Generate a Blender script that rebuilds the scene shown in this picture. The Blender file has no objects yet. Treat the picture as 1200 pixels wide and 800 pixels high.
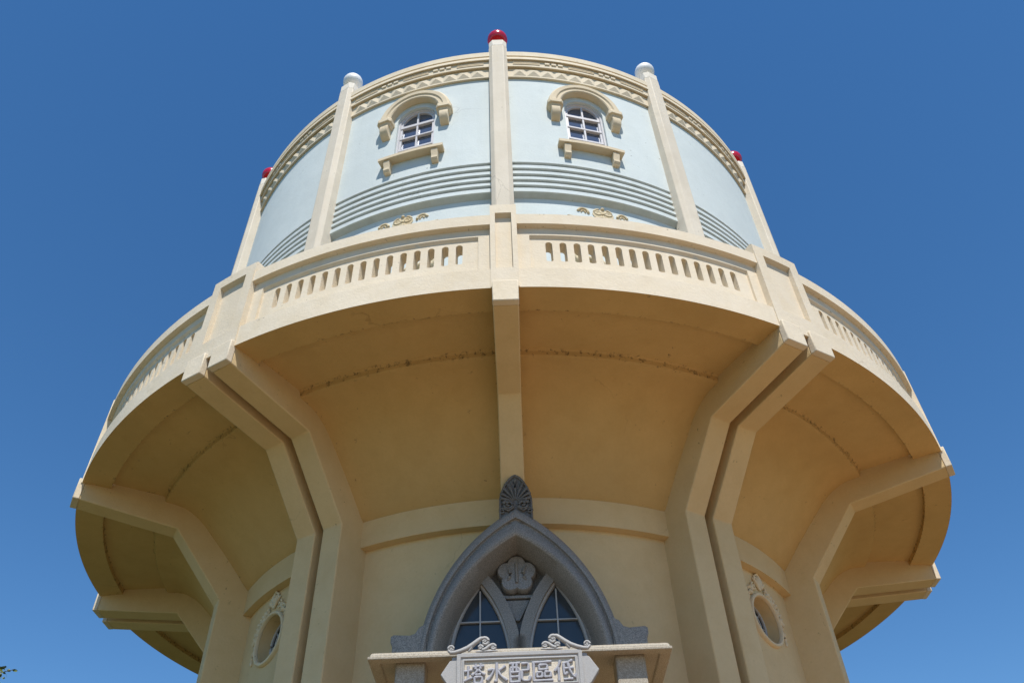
import bpy, bmesh, math, random
from mathutils import Vector, Matrix
rnd = random.Random(11)
scene = bpy.context.scene
col = scene.collection
R = math.radians
S = 6.0          # metres per model unit (the balcony rim has radius 1 unit)
Z0 = 1.6         # the model's z = 0 is the camera's height

# ------------------------------------------------------------------ camera
cam = bpy.data.cameras.new('camera')
cam.sensor_width = 36.0
cam.lens = 36.0 * 963.43 / 1200.0
cam.clip_start = 0.05
cam.clip_end = 4000
cam_o = bpy.data.objects.new('camera', cam)
col.objects.link(cam_o)
cr = Vector((0.99934051, 0.02317043, -0.02795832))
cu = Vector((0.03620986, -0.69350313, 0.71954309))
cf = Vector((0.00271706, 0.72008093, 0.69388477))
cam_o.matrix_world = Matrix(((cr.x, cu.x, -cf.x, 0.02337), (cr.y, cu.y, -cf.y, -11.20678),
                             (cr.z, cu.z, -cf.z, 1.6), (0, 0, 0, 1)))
scene.camera = cam_o

# ------------------------------------------------------------------ light
SUN_EL, SUN_AZ = 60.0, 8.0      # azimuth from the viewer's side (-Y) towards +X
world = bpy.data.worlds.new('World')
scene.world = world
world.use_nodes = True
wn = world.node_tree
bg = wn.nodes['Background']
sky = wn.nodes.new('ShaderNodeTexSky')
sky.sky_type = 'NISHITA'
sky.sun_disc = False
sky.sun_elevation = R(SUN_EL)
sky.sun_rotation = R(180 - SUN_AZ)
sky.altitude = 0
sky.air_density = 1.0
sky.dust_density = 0.0
sky.ozone_density = 3.0
hs = wn.nodes.new('ShaderNodeHueSaturation')     # the deep clear blue of this day's sky
hs.inputs['Saturation'].default_value = 1.24
hs.inputs['Value'].default_value = 1.12
wn.links.new(sky.outputs[0], hs.inputs['Color'])
wn.links.new(hs.outputs[0], bg.inputs[0])
bg.inputs[1].default_value = 0.10
sun = bpy.data.lights.new('sun', 'SUN')
sun.energy = 4.2
sun.angle = R(0.53)
sun.color = (1.0, 0.955, 0.885)
sun_o = bpy.data.objects.new('sun', sun)
col.objects.link(sun_o)
sd = Vector((math.sin(R(SUN_AZ)) * math.cos(R(SUN_EL)), -math.cos(R(SUN_AZ)) * math.cos(R(SUN_EL)), math.sin(R(SUN_EL))))
sun_o.rotation_euler = sd.to_track_quat('Z', 'Y').to_euler()
sun_o.location = sd * 60
vs = scene.view_settings
vs.view_transform = 'Standard'
vs.look = 'None'
vs.gamma = 1.0
vs.exposure = 0.4
vs.use_curve_mapping = False
scene.cycles.max_bounces = 8
scene.cycles.diffuse_bounces = 5

# ------------------------------------------------------------------ materials
def new_mat(name):
    m = bpy.data.materials.new(name)
    m.use_nodes = True
    nt = m.node_tree
    return m, nt, nt.nodes['Principled BSDF']

def N(nt, t, **kw):
    n = nt.nodes.new(t)
    for k, v in kw.items():
        setattr(n, k, v)
    return n

def setin(n, **kw):
    for k, v in kw.items():
        n.inputs[k.replace('_', ' ')].default_value = v

def noise(nt, vec, scale, detail=4, rough=0.55, vscale=None):
    if vscale:
        mp = N(nt, 'ShaderNodeMapping')
        mp.inputs['Scale'].default_value = vscale
        nt.links.new(vec, mp.inputs[0]); vec = mp.outputs[0]
    n = N(nt, 'ShaderNodeTexNoise')
    n.inputs['Scale'].default_value = scale
    n.inputs['Detail'].default_value = detail
    n.inputs['Roughness'].default_value = rough
    nt.links.new(vec, n.inputs['Vector'])
    return n.outputs['Fac']

def ramp(nt, fac, a, b, lo=0.0, hi=1.0):
    m = N(nt, 'ShaderNodeMapRange')
    m.inputs[1].default_value = a; m.inputs[2].default_value = b
    m.inputs[3].default_value = lo; m.inputs[4].default_value = hi
    m.clamp = True
    nt.links.new(fac, m.inputs[0])
    return m.outputs[0]

def math_n(nt, op, a, b):
    m = N(nt, 'ShaderNodeMath', operation=op)
    for i, v in enumerate((a, b)):
        if isinstance(v, (int, float)): m.inputs[i].default_value = v
        else: nt.links.new(v, m.inputs[i])
    return m.outputs[0]

def mix(nt, fac, a, b, mode='MIX'):
    m = N(nt, 'ShaderNodeMix', data_type='RGBA', blend_type=mode)
    for sock, v in ((m.inputs[0], fac), (m.inputs[6], a), (m.inputs[7], b)):
        if isinstance(v, (int, float)): sock.default_value = v
        elif isinstance(v, tuple): sock.default_value = (*v, 1)
        else: nt.links.new(v, sock)
    return m.outputs[2]

def objvec(nt):
    """object coordinates, shifted by a random amount for every copy"""
    tc = N(nt, 'ShaderNodeTexCoord'); oi = N(nt, 'ShaderNodeObjectInfo')
    mu = N(nt, 'ShaderNodeVectorMath', operation='SCALE')
    cb = N(nt, 'ShaderNodeCombineXYZ')
    for i in range(3): nt.links.new(oi.outputs['Random'], cb.inputs[i])
    nt.links.new(cb.outputs[0], mu.inputs[0]); mu.inputs['Scale'].default_value = 37.0
    ad = N(nt, 'ShaderNodeVectorMath', operation='ADD')
    nt.links.new(tc.outputs['Object'], ad.inputs[0]); nt.links.new(mu.outputs[0], ad.inputs[1])
    return ad.outputs[0]

def stucco(name, base, stain, rough=0.85, bump=0.35, var=0.10, streak=0.25, mould=False, grime=False):
    m, nt, b = new_mat(name)
    v = objvec(nt)
    big = noise(nt, v, 0.55, 5, 0.6)
    mid = noise(nt, v, 3.5, 6, 0.65)
    fine = noise(nt, v, 38, 3, 0.6)
    dark = tuple(c * (1 - var) for c in base)
    lite = tuple(min(0.9, c * (1 + var * 0.5)) for c in base)
    c = mix(nt, ramp(nt, big, 0.32, 0.68), dark, lite)
    c = mix(nt, ramp(nt, mid, 0.42, 0.72, 0, 0.30), c, stain)
    st = noise(nt, v, 1.0, 6, 0.7, (5.5, 5.5, 0.30))
    c = mix(nt, ramp(nt, st, 0.50, 0.80, 0, streak), c, stain)
    c = mix(nt, ramp(nt, fine, 0.35, 0.75, 0, 0.16), c, tuple(x * 0.72 for x in base))
    # scattered mould dots
    sp = noise(nt, v, 16, 3, 0.7)
    patch = noise(nt, v, 1.1, 3, 0.6)
    dots = math_n(nt, 'MULTIPLY', ramp(nt, sp, 0.665, 0.735), ramp(nt, patch, 0.50, 0.60))
    if mould:
        at = N(nt, 'ShaderNodeAttribute', attribute_name='mould')
        sp2 = noise(nt, v, 19, 5, 0.75)
        d2 = ramp(nt, math_n(nt, 'ADD', sp2, math_n(nt, 'MULTIPLY', at.outputs['Fac'], 0.20)), 0.70, 0.80)
        d2 = math_n(nt, 'MULTIPLY', d2, ramp(nt, at.outputs['Fac'], 0.05, 0.4))
        dots = math_n(nt, 'MAXIMUM', dots, d2)
    c = mix(nt, math_n(nt, 'MULTIPLY', dots, 0.7), c, (0.055, 0.045, 0.03))
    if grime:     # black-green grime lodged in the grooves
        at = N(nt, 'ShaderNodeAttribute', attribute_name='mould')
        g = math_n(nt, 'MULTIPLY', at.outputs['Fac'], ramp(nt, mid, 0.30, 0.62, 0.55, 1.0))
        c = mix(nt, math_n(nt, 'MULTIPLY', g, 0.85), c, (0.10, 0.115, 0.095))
    # sparse hairline cracks
    wv = N(nt, 'ShaderNodeVectorMath', operation='ADD'); nz = N(nt, 'ShaderNodeTexNoise')
    nz.inputs['Scale'].default_value = 1.6; nz.inputs['Detail'].default_value = 5
    nt.links.new(v, nz.inputs['Vector']); nt.links.new(v, wv.inputs[0]); nt.links.new(nz.outputs['Color'], wv.inputs[1])
    vo = N(nt, 'ShaderNodeTexVoronoi', feature='DISTANCE_TO_EDGE'); vo.inputs['Scale'].default_value = 0.45
    nt.links.new(wv.outputs[0], vo.inputs['Vector'])
    ck = math_n(nt, 'MULTIPLY', ramp(nt, vo.outputs['Distance'], 0.0015, 0.004, 1, 0), ramp(nt, noise(nt, v, 0.7, 2), 0.60, 0.66))
    c = mix(nt, math_n(nt, 'MULTIPLY', ck, 0.28), c, tuple(x * 0.35 for x in stain))
    nt.links.new(c, b.inputs['Base Color'])
    b.inputs['Roughness'].default_value = rough
    b.inputs['Specular IOR Level'].default_value = 0.25
    bp = N(nt, 'ShaderNodeBump'); bp.inputs['Strength'].default_value = bump; bp.inputs['Distance'].default_value = 0.012
    h = math_n(nt, 'ADD', math_n(nt, 'MULTIPLY', fine, 0.6), noise(nt, v, 6, 4, 0.6))
    nt.links.new(h, bp.inputs['Height']); nt.links.new(bp.outputs[0], b.inputs['Normal'])
    return m

def granite(name, base, dark, rough=0.6, amount=1.0):
    m, nt, b = new_mat(name)
    v = objvec(nt)
    g = noise(nt, v, 110, 2, 0.8)
    g2 = noise(nt, v, 200, 1, 0.5)
    big = noise(nt, v, 1.5, 4, 0.6)
    c = mix(nt, ramp(nt, g, 0.40, 0.62, 0, amount), dark, base)
    c = mix(nt, ramp(nt, g2, 0.58, 0.66, 0, 0.5 * amount), c, tuple(min(.85, x * 1.35) for x in base))
    c = mix(nt, ramp(nt, big, 0.35, 0.7, 0, 0.25), c, dark)
    nt.links.new(c, b.inputs['Base Color'])
    b.inputs['Roughness'].default_value = rough
    bp = N(nt, 'ShaderNodeBump'); bp.inputs['Strength'].default_value = 0.25; bp.inputs['Distance'].default_value = 0.004
    nt.links.new(g, bp.inputs['Height']); nt.links.new(bp.outputs[0], b.inputs['Normal'])
    return m

def plain(name, base, rough=0.5, metal=0.0, spec=0.5, coat=0.0, var=0.06):
    m, nt, b = new_mat(name)
    v = objvec(nt)
    n = noise(nt, v, 9, 4, 0.6)
    c = mix(nt, ramp(nt, n, 0.3, 0.7), tuple(x * (1 - var) for x in base), tuple(min(.9, x * (1 + var)) for x in base))
    nt.links.new(c, b.inputs['Base Color'])
    b.inputs['Roughness'].default_value = rough
    b.inputs['Metallic'].default_value = metal
    b.inputs['Specular IOR Level'].default_value = spec
    b.inputs['Coat Weight'].default_value = coat
    b.inputs['Coat Roughness'].default_value = 0.06
    return m

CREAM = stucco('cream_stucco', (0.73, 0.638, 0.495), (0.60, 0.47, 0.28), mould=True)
COLUMN = stucco('column_stucco', (0.68, 0.61, 0.50), (0.52, 0.44, 0.32), streak=0.4)
CAPW = stucco('pale_cap_stucco', (0.78, 0.72, 0.62), (0.66, 0.58, 0.46), streak=0.1)
OCHRE = stucco('shade_warmed_stucco', (0.60, 0.415, 0.18), (0.46, 0.29, 0.10), mould=True, var=0.12, streak=0.22)  # shaded underside: cream paint with warm bounced light put into the colour
BEIGE = stucco('rib_stucco', (0.68, 0.525, 0.295), (0.54, 0.38, 0.18), mould=True, var=0.08, streak=0.12)  # same cream paint, warm bounced light mixed into the base colour
BLUE = stucco('pale_blue_stucco', (0.615, 0.67, 0.662), (0.50, 0.555, 0.545), bump=0.28, var=0.06, streak=0.3)
BAND = stucco('ribbed_band_stucco', (0.62, 0.675, 0.675), (0.44, 0.49, 0.46), bump=0.4, var=0.05, streak=0.25, grime=True)
CORN = stucco('pale_cornice_stucco', (0.73, 0.635, 0.48), (0.54, 0.43, 0.28), streak=0.25)
RINGM = stucco('round_window_stucco', (0.72, 0.61, 0.42), (0.58, 0.45, 0.26))
TRIM = stucco('cornice_stucco', (0.70, 0.59, 0.42), (0.52, 0.41, 0.26), streak=0.3)
GOLD = stucco('gilded_relief', (0.66, 0.56, 0.38), (0.42, 0.27, 0.09), bump=0.3, streak=0.5)
GREY = granite('grey_granite', (0.335, 0.315, 0.285), (0.15, 0.14, 0.128))
DKGREY = granite('dark_granite', (0.20, 0.19, 0.175), (0.075, 0.07, 0.064))
EMBLEM = granite('pale_grey_granite', (0.33, 0.325, 0.32), (0.17, 0.167, 0.163))
TANST = granite('tan_granite', (0.43, 0.385, 0.31), (0.24, 0.205, 0.15), amount=0.9)
PALEST = granite('pale_sign_stone', (0.42, 0.412, 0.40), (0.31, 0.303, 0.293), amount=0.6)
INSET = granite('cream_sign_inset', (0.66, 0.60, 0.50), (0.46, 0.39, 0.29), amount=0.9)
LILAC = granite('grey_lettering', (0.40, 0.40, 0.43), (0.30, 0.30, 0.33), amount=0.5)
RED = plain('red_glaze', (0.52, 0.003, 0.018), 0.22, spec=0.4, coat=0.25)
WHITEB = plain('white_glaze', (0.84, 0.84, 0.82), 0.4, coat=0.1, var=0.02)
FRAME = plain('window_paint', (0.56, 0.545, 0.56), 0.45)
LANCET = plain('pale_grey_frame', (0.42, 0.42, 0.42), 0.5)
WOOD = plain('door_timber', (0.14, 0.07, 0.035), 0.5)
FLOOR = stucco('gallery_floor_screed', (0.62, 0.53, 0.39), (0.5, 0.41, 0.28))
ROOF = stucco('roof_screed', (0.42, 0.40, 0.37), (0.3, 0.28, 0.25))

def glass_mat(name, base, metal, rough):
    m, nt, b = new_mat(name)
    v = objvec(nt)
    n = noise(nt, v, 2.0, 3)
    c = mix(nt, ramp(nt, n, 0.35, 0.65), tuple(x * 0.85 for x in base), base)
    nt.links.new(c, b.inputs['Base Color'])
    b.inputs['Metallic'].default_value = metal
    b.inputs['Roughness'].default_value = rough
    bp = N(nt, 'ShaderNodeBump'); bp.inputs['Strength'].default_value = 0.03; bp.inputs['Distance'].default_value = 0.02
    nt.links.new(n, bp.inputs['Height']); nt.links.new(bp.outputs[0], b.inputs['Normal'])
    return m
PANE = glass_mat('window_glass', (0.19, 0.215, 0.265), 0.65, 0.14)
DARKPANE = glass_mat('dark_blue_glass', (0.045, 0.052, 0.060), 0.0, 0.12)

# ------------------------------------------------------------------ mesh helper
def pol(a, r, t, z):
    """a degrees round the tower (0 faces the viewer), radius, tangential offset, height -> model units"""
    a = R(a)
    return (r * math.sin(a) + t * math.cos(a), -r * math.cos(a) + t * math.sin(a), z)

class MB:
    def __init__(s): s.v = []; s.f = []; s.m = []
    def vert(s, p, mould=0.0):
        s.v.append(p); s.m.append(mould); return len(s.v) - 1
    def poly(s, pts): s.f.append([s.vert(p) for p in pts])
    def prism(s, poly2, fa, fb):
        """poly2: list of 2d points; fa, fb map them to the two end faces"""
        a = [s.vert(fa(*p)) for p in poly2]; b = [s.vert(fb(*p)) for p in poly2]
        n = len(poly2)
        s.f.append(a); s.f.append(b[::-1])
        for i in range(n): s.f.append([a[i], a[(i + 1) % n], b[(i + 1) % n], b[i]])
    def box(s, x0, x1, y0, y1, z0, z1, fn=None):
        fn = fn or (lambda x, y, z: (x, y, z))
        c = [s.vert(fn(x, y, z)) for x in (x0, x1) for y in (y0, y1) for z in (z0, z1)]
        for q in ((0, 1, 3, 2), (4, 6, 7, 5), (0, 4, 5, 1), (2, 3, 7, 6), (0, 2, 6, 4), (1, 5, 7, 3)):
            s.f.append([c[i] for i in q])
    def rev(s, prof, a0=-180, a1=180, da=1.0, caps=False, mould=None):
        """sweep an (r, z) profile round the axis"""
        n = max(1, int(math.ceil((a1 - a0) / da - 1e-6)))
        full = abs(a1 - a0 - 360) < 1e-6
        rows = []
        for i in range(n if full else n + 1):
            a = a0 + (a1 - a0) * i / n
            rows.append([s.vert(pol(a, r, 0, z), mould(a, r, z) if mould else 0.0) for r, z in prof])
        k = len(rows)
        for i in range(k if full else k - 1):
            A, B = rows[i], rows[(i + 1) % k]
            for j in range(len(prof) - 1): s.f.append([A[j], B[j], B[j + 1], A[j + 1]])
        if caps and not full: s.f.append(rows[0]); s.f.append(rows[-1][::-1])
    def tube(s, path, rad, seg=8, fn=None, flat=1.0):
        """round bar along a 3d path; rad is a number or a list; fn maps the result"""
        n = len(path); P = [Vector(p) for p in path]
        rad = rad if isinstance(rad, (list, tuple)) else [rad] * n
        rings = []
        up = Vector((0, 0, 1))
        for i in range(n):
            t = (P[min(i + 1, n - 1)] - P[max(i - 1, 0)])
            if t.length < 1e-9: t = Vector((1, 0, 0))
            t.normalize()
            u = up.cross(t)
            if u.length < 1e-4: u = Vector((1, 0, 0)).cross(t)
            u.normalize(); w = t.cross(u)
            ring = []
            for k in range(seg):
                q = 2 * math.pi * k / seg
                p = P[i] + u * (math.cos(q) * rad[i]) + w * (math.sin(q) * rad[i] * flat)
                ring.append(s.vert(fn(*p) if fn else tuple(p)))
            rings.append(ring)
        for i in range(n - 1):
            for k in range(seg):
                s.f.append([rings[i][k], rings[i][(k + 1) % seg], rings[i + 1][(k + 1) % seg], rings[i + 1][k]])
        s.f.append(rings[0][::-1]); s.f.append(rings[-1])
    def ball(s, c, r, nu=28, nv=16, fn=None, squash=1.0):
        fn = fn or (lambda *p: p)
        top = s.vert(fn(c[0], c[1], c[2] + r * squash)); bot = s.vert(fn(c[0], c[1], c[2] - r * squash))
        rows = []
        for j in range(1, nv):
            th = math.pi * j / nv
            rows.append([s.vert(fn(c[0] + r * math.sin(th) * math.cos(2 * math.pi * i / nu), c[1] + r * math.sin(th) * math.sin(2 * math.pi * i / nu),
                                   c[2] + r * math.cos(th) * squash)) for i in range(nu)])
        for i in range(nu):
            k = (i + 1) % nu
            s.f.append([top, rows[0][i], rows[0][k]]); s.f.append([bot, rows[-1][k], rows[-1][i]])
            for j in range(len(rows) - 1): s.f.append([rows[j][i], rows[j + 1][i], rows[j + 1][k], rows[j][k]])
    def hole(s, a0, a1, z0, z1, outline, r, rin, step=0.5, fn=None):
        """wall panel with a hole: outline is a list of (a, z); the reveal runs in to radius rin"""
        fn = fn or (lambda a, rr, z: pol(a, rr, 0, z))
        k = R(1) * r
        O = [(a * k, z) for a, z in outline]
        cx = sum(p[0] for p in O) / len(O); cz = sum(p[1] for p in O) / len(O)
        dirs = [math.atan2(p[1] - cz, p[0] - cx) for p in O]
        rect = []
        na = max(2, int((a1 - a0) / step)); nz = max(2, int((z1 - z0) / (k * step * 2)))
        for i in range(na): rect.append((a0 + (a1 - a0) * i / na, z0))
        for i in range(nz): rect.append((a1, z0 + (z1 - z0) * i / nz))
        for i in range(na): rect.append((a1 - (a1 - a0) * i / na, z1))
        for i in range(nz): rect.append((a0, z1 - (z1 - z0) * i / nz))
        dirs += [math.atan2(z - cz, a * k - cx) for a, z in rect]
        dirs = sorted(set(round(d, 5) for d in dirs))
        def hit(P, d):
            dx, dz = math.cos(d), math.sin(d); best = None
            for i in range(len(P)):
                ax, az = P[i][0] - cx, P[i][1] - cz; bx, bz = P[(i + 1) % len(P)][0] - cx, P[(i + 1) % len(P)][1] - cz
                ex, ez = bx - ax, bz - az; den = dx * ez - dz * ex
                if abs(den) < 1e-12: continue
                t = (ax * ez - az * ex) / den; u = (ax * dz - az * dx) / den
                if t > 0 and -1e-6 <= u <= 1 + 1e-6 and (best is None or t > best): best = t
            return best
        RC = [(a0 * k, z0), (a1 * k, z0), (a1 * k, z1), (a0 * k, z1)]
        rows = []
        for d in dirs:
            ti, to = hit(O, d), hit(RC, d)
            row = []
            for w in (0, 0.33, 0.66, 1):
                t = ti + (to - ti) * w
                row.append(s.vert(fn((cx + math.cos(d) * t) / k, r, cz + math.sin(d) * t)))
            row.insert(0, s.vert(fn((cx + math.cos(d) * ti) / k, rin, cz + math.sin(d) * ti)))
            rows.append(row)
        n = len(rows)
        for i in range(n):
            A, B = rows[i], rows[(i + 1) % n]
            for j in range(4): s.f.append([A[j], B[j], B[j + 1], A[j + 1]])
    def build(s, name, mat, parent=None, bevel=0.0, sharp=34, smooth=True, raw=False):
        me = bpy.data.meshes.new(name)
        bm = bmesh.new()
        lay = bm.verts.layers.float.new('mould')
        vs_ = []
        for p, mo in zip(s.v, s.m):
            w = bm.verts.new(p if raw else (p[0] * S, p[1] * S, p[2] * S + Z0)); w[lay] = mo; vs_.append(w)
        for f in s.f:
            if len(set(f)) < 3: continue
            try: bm.faces.new([vs_[i] for i in f])
            except ValueError: pass
        bmesh.ops.remove_doubles(bm, verts=bm.verts, dist=2e-4)
        bmesh.ops.recalc_face_normals(bm, faces=bm.faces)
        bm.to_mesh(me); bm.free()
        if smooth:
            me.shade_smooth(); me.set_sharp_from_angle(angle=R(sharp))
        me.materials.append(mat)
        o = bpy.data.objects.new(name, me); col.objects.link(o)
        if parent is not None: o.parent = parent
        if bevel:
            b = o.modifiers.new('soft_edges', 'BEVEL'); b.width = bevel; b.segments = 2
            b.limit_method = 'ANGLE'; b.angle_limit = R(40); b.harden_normals = False
        return o

def empty(name, loc, label, cat, group=None):
    o = bpy.data.objects.new(name, None); col.objects.link(o); o.location = loc
    o.empty_display_size = 0.3
    o['label'] = label; o['category'] = cat
    if group: o['group'] = group
    return o

def kids(o): return [c for c in bpy.data.objects if c.parent == o]
def turned(o, a, parent):
    """a copy of a part (and its sub-parts) turned a degrees round the tower axis"""
    c = o.copy(); col.objects.link(c); c.parent = parent; c.rotation_euler = (0, 0, R(a))
    for k in kids(o):
        d = k.copy(); col.objects.link(d); d.parent = c
    return c

# ------------------------------------------------------------------ ground
def ground():
    m, nt, b = new_mat('bounce_paving_brick')
    tc = N(nt, 'ShaderNodeTexCoord'); v = tc.outputs['Object']
    br = N(nt, 'ShaderNodeTexBrick'); br.inputs['Scale'].default_value = 2.2
    br.inputs['Color1'].default_value = (0.39, 0.24, 0.13, 1); br.inputs['Color2'].default_value = (0.34, 0.21, 0.11, 1)
    br.inputs['Mortar'].default_value = (0.12, 0.10, 0.08, 1); br.inputs['Mortar Size'].default_value = 0.012
    nt.links.new(v, br.inputs['Vector'])
    big = noise(nt, v, 0.3, 5)
    c = mix(nt, ramp(nt, big, 0.35, 0.7, 0, 0.35), br.outputs['Color'], (0.26, 0.17, 0.10))
    nt.links.new(c, b.inputs['Base Color']); b.inputs['Roughness'].default_value = 0.85
    mb = MB(); mb.poly([(-3.0, -26, 0), (15, -26, 0), (15, -0.5, 0), (6.5, 0.5, 0), (-1.5, -2.0, 0), (-3.0, -6, 0)])  # unseen paving, outline and colour shaped for the light it bounces up
    o = mb.build('bounce_paving', m, raw=True, smooth=False); o.location.z = 0.004; o['kind'] = 'structure'
    m2, nt, b = new_mat('lawn')
    tc = N(nt, 'ShaderNodeTexCoord'); v = tc.outputs['Object']
    c = mix(nt, ramp(nt, noise(nt, v, 0.8, 6), 0.35, 0.65), (0.035, 0.05, 0.015), (0.07, 0.075, 0.028))
    nt.links.new(c, b.inputs['Base Color']); b.inputs['Roughness'].default_value = 0.9
    mb = MB(); mb.rev([(1, 0), (40, 0), (1500, 0)], da=5)
    mb.poly([(math.sin(R(5 * i)), -math.cos(R(5 * i)), 0) for i in range(72)])
    o = mb.build('ground', m2, raw=True, smooth=False); o['kind'] = 'structure'
ground()
GZ = -Z0 / S + 0.0007     # the paving in model units

# ================================================================== the water tower
tower = empty('water_tower', (0, 0, 0), 'round cream and pale blue water tower with a wide ribbed balcony and ball topped columns', 'water tower')

RIB_HALF, GAP, RW = 0.0203, 0.018, 0.0430
DOFF = GAP / 2 + RW / 2
SINGLES = [0, 60, -60, 120, -120, 180]
DOUBLES = [30, -30, 90, -90, 150, -150]

# ---- shaft wall with round windows
WALL = 0.622
OC_A, OC_Z, OC_R = 46.6, 0.661, 0.0425
def circ(a, z, rad, r, n=48): return [(a + math.degrees(rad * math.cos(2 * math.pi * i / n) / r), z + rad * math.sin(2 * math.pi * i / n)) for i in range(n)]
mb = MB()
mb.rev([(WALL, GZ), (WALL, 0.595)])
mb.rev([(WALL, 0.727), (WALL, 0.752)])
segs = [(-180, -OC_A - 6), (-OC_A + 6, OC_A - 6), (OC_A + 6, 180)]
for a0, a1 in segs: mb.rev([(WALL, 0.595), (WALL, 0.66), (WALL, 0.727)], a0, a1)
for sgn in (-1, 1):
    mb.hole(sgn * OC_A - 6, sgn * OC_A + 6, 0.595, 0.727, circ(sgn * OC_A, OC_Z, OC_R, WALL), WALL, WALL - 0.032)
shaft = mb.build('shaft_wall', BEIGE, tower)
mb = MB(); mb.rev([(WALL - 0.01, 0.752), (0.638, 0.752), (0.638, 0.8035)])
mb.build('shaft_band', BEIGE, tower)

# ---- underside of the balcony
def rib_dist(a, r):
    best = 9
    for c in SINGLES + DOUBLES:
        h = RIB_HALF if c in SINGLES else GAP / 2 + RW
        d = (a - c + 180) % 360 - 180
        if abs(d) < 40: best = min(best, abs(abs(math.tan(R(d)) * r) - h))
    return best
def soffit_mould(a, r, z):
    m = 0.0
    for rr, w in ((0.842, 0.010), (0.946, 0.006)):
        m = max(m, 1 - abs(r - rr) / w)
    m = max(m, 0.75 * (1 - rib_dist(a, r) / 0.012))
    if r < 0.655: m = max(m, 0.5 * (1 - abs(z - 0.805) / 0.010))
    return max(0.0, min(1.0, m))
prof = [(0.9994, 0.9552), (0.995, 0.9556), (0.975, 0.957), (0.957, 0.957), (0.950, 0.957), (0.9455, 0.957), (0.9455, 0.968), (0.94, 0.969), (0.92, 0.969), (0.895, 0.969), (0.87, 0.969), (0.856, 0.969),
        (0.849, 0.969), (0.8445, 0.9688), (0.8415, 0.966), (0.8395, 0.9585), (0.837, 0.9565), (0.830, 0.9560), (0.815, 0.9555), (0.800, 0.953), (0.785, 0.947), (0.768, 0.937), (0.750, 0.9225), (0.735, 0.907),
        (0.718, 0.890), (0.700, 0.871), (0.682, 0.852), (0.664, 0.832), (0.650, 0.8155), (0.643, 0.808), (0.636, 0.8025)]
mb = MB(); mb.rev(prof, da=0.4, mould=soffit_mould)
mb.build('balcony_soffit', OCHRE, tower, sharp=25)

# ---- ribs
def rib_profile(cut=None):
    z_low = GZ if cut is None else cut
    return [(0.9935, 0.91941), (0.8018, 0.9044), (0.6897, 0.7751), (0.6897, z_low), (0.600, z_low), (0.600, 0.80), (0.790, 0.979), (0.9935, 0.979)]
def make_rib(off, half, cut=None):
    mb = MB(); mb.prism(rib_profile(cut), lambda r, z: (off - half, -r, z), lambda r, z: (off + half, -r, z))
    o = mb.build('support_rib', BEIGE, tower, bevel=0.012)
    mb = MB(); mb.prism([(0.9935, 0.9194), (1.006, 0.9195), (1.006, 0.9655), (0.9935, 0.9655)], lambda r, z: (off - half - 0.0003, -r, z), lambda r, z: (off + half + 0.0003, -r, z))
    mb.build('rib_end', CREAM, o, bevel=0.010)  # same paint as the rib; the paler colour stands in for sunlight
    return o
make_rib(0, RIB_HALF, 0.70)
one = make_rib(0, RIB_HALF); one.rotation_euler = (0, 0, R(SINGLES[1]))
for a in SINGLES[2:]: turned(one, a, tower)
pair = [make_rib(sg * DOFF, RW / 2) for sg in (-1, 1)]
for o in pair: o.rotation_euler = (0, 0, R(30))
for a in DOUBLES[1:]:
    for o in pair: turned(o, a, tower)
# the recessed web in the gap of a twin rib
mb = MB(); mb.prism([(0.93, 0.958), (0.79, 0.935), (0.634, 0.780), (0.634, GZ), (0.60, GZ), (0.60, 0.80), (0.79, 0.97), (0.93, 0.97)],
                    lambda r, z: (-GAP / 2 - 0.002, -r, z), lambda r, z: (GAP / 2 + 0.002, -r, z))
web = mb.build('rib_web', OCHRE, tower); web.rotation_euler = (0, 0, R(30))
for a in DOUBLES[1:]: turned(web, a, tower)

# ---- parapet: twelve slotted panels and twelve piers
HB = 12.85
ZB, ZS, ZM, ZT = 0.955, 1.000, 1.1153, 1.145
RF, R1, R2 = 0.9995, 0.9897, 0.9852
def par_mould(a, r, z): return max(0.0, 1 - abs(z - ZM) / 0.004) * (1.0 if r < RF - 0.002 else 0.0) * 0.8
mb = MB()
FA, FZ, FK = HB - 1.2, 1.0955, 1.0900           # inner sunk frame
mb.rev([(0.9628, ZT), (RF - 0.004, ZT), (RF, ZT - 0.004), (RF, ZM), (R1 + 0.003, ZM - 0.0012), (R1, ZM - 0.0018), (R1, FZ)], -HB, HB, 0.5, mould=par_mould)
mb.rev([(R1, FZ), (R2, FK)], -FA, FA, 0.5, mould=lambda a, r, z: 0.6 if r < R1 - .002 else 0.1)
mb.rev([(R1, ZS), (RF, ZS), (RF, ZB)], -HB, HB, 0.5)
for sg in (-1, 1):
    mb.rev([(R1, ZS), (R1, FZ)], min(sg * FA, sg * HB), max(sg * FA, sg * HB), 0.6)
    mb.poly([pol(sg * FA, R1, 0, ZS), pol(sg * FA, R1, 0, FZ), pol(sg * FA, R2, 0, FK), pol(sg * FA, R2, 0, ZS)])
mb.rev([(R2, ZS), (R1, ZS)], -FA, FA, 0.5)
PITCH = 1.395; SZ0, SZ1, SW = 1.0335, 1.0825, 0.0058
sa = math.degrees(SW / R2)
def capsule(ac):
    p = []
    for i in range(13):
        q = math.pi * i / 12
        p.append((ac + sa * math.cos(q), SZ1 - SW + SW * math.sin(q)))
    p += [(ac - sa, SZ1 - 0.02), (ac - sa, SZ0 + 0.02)]
    for i in range(7):
        q = math.pi + math.pi * i / 6
        p.append((ac + sa * math.cos(q), SZ0 + 0.002 + 0.002 * math.sin(q)))
    p += [(ac + sa, SZ0 + 0.02), (ac + sa, SZ1 - 0.02)]
    return p
mb.rev([(R2, ZS), (R2, 1.024)], -FA, FA, 0.5)
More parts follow.
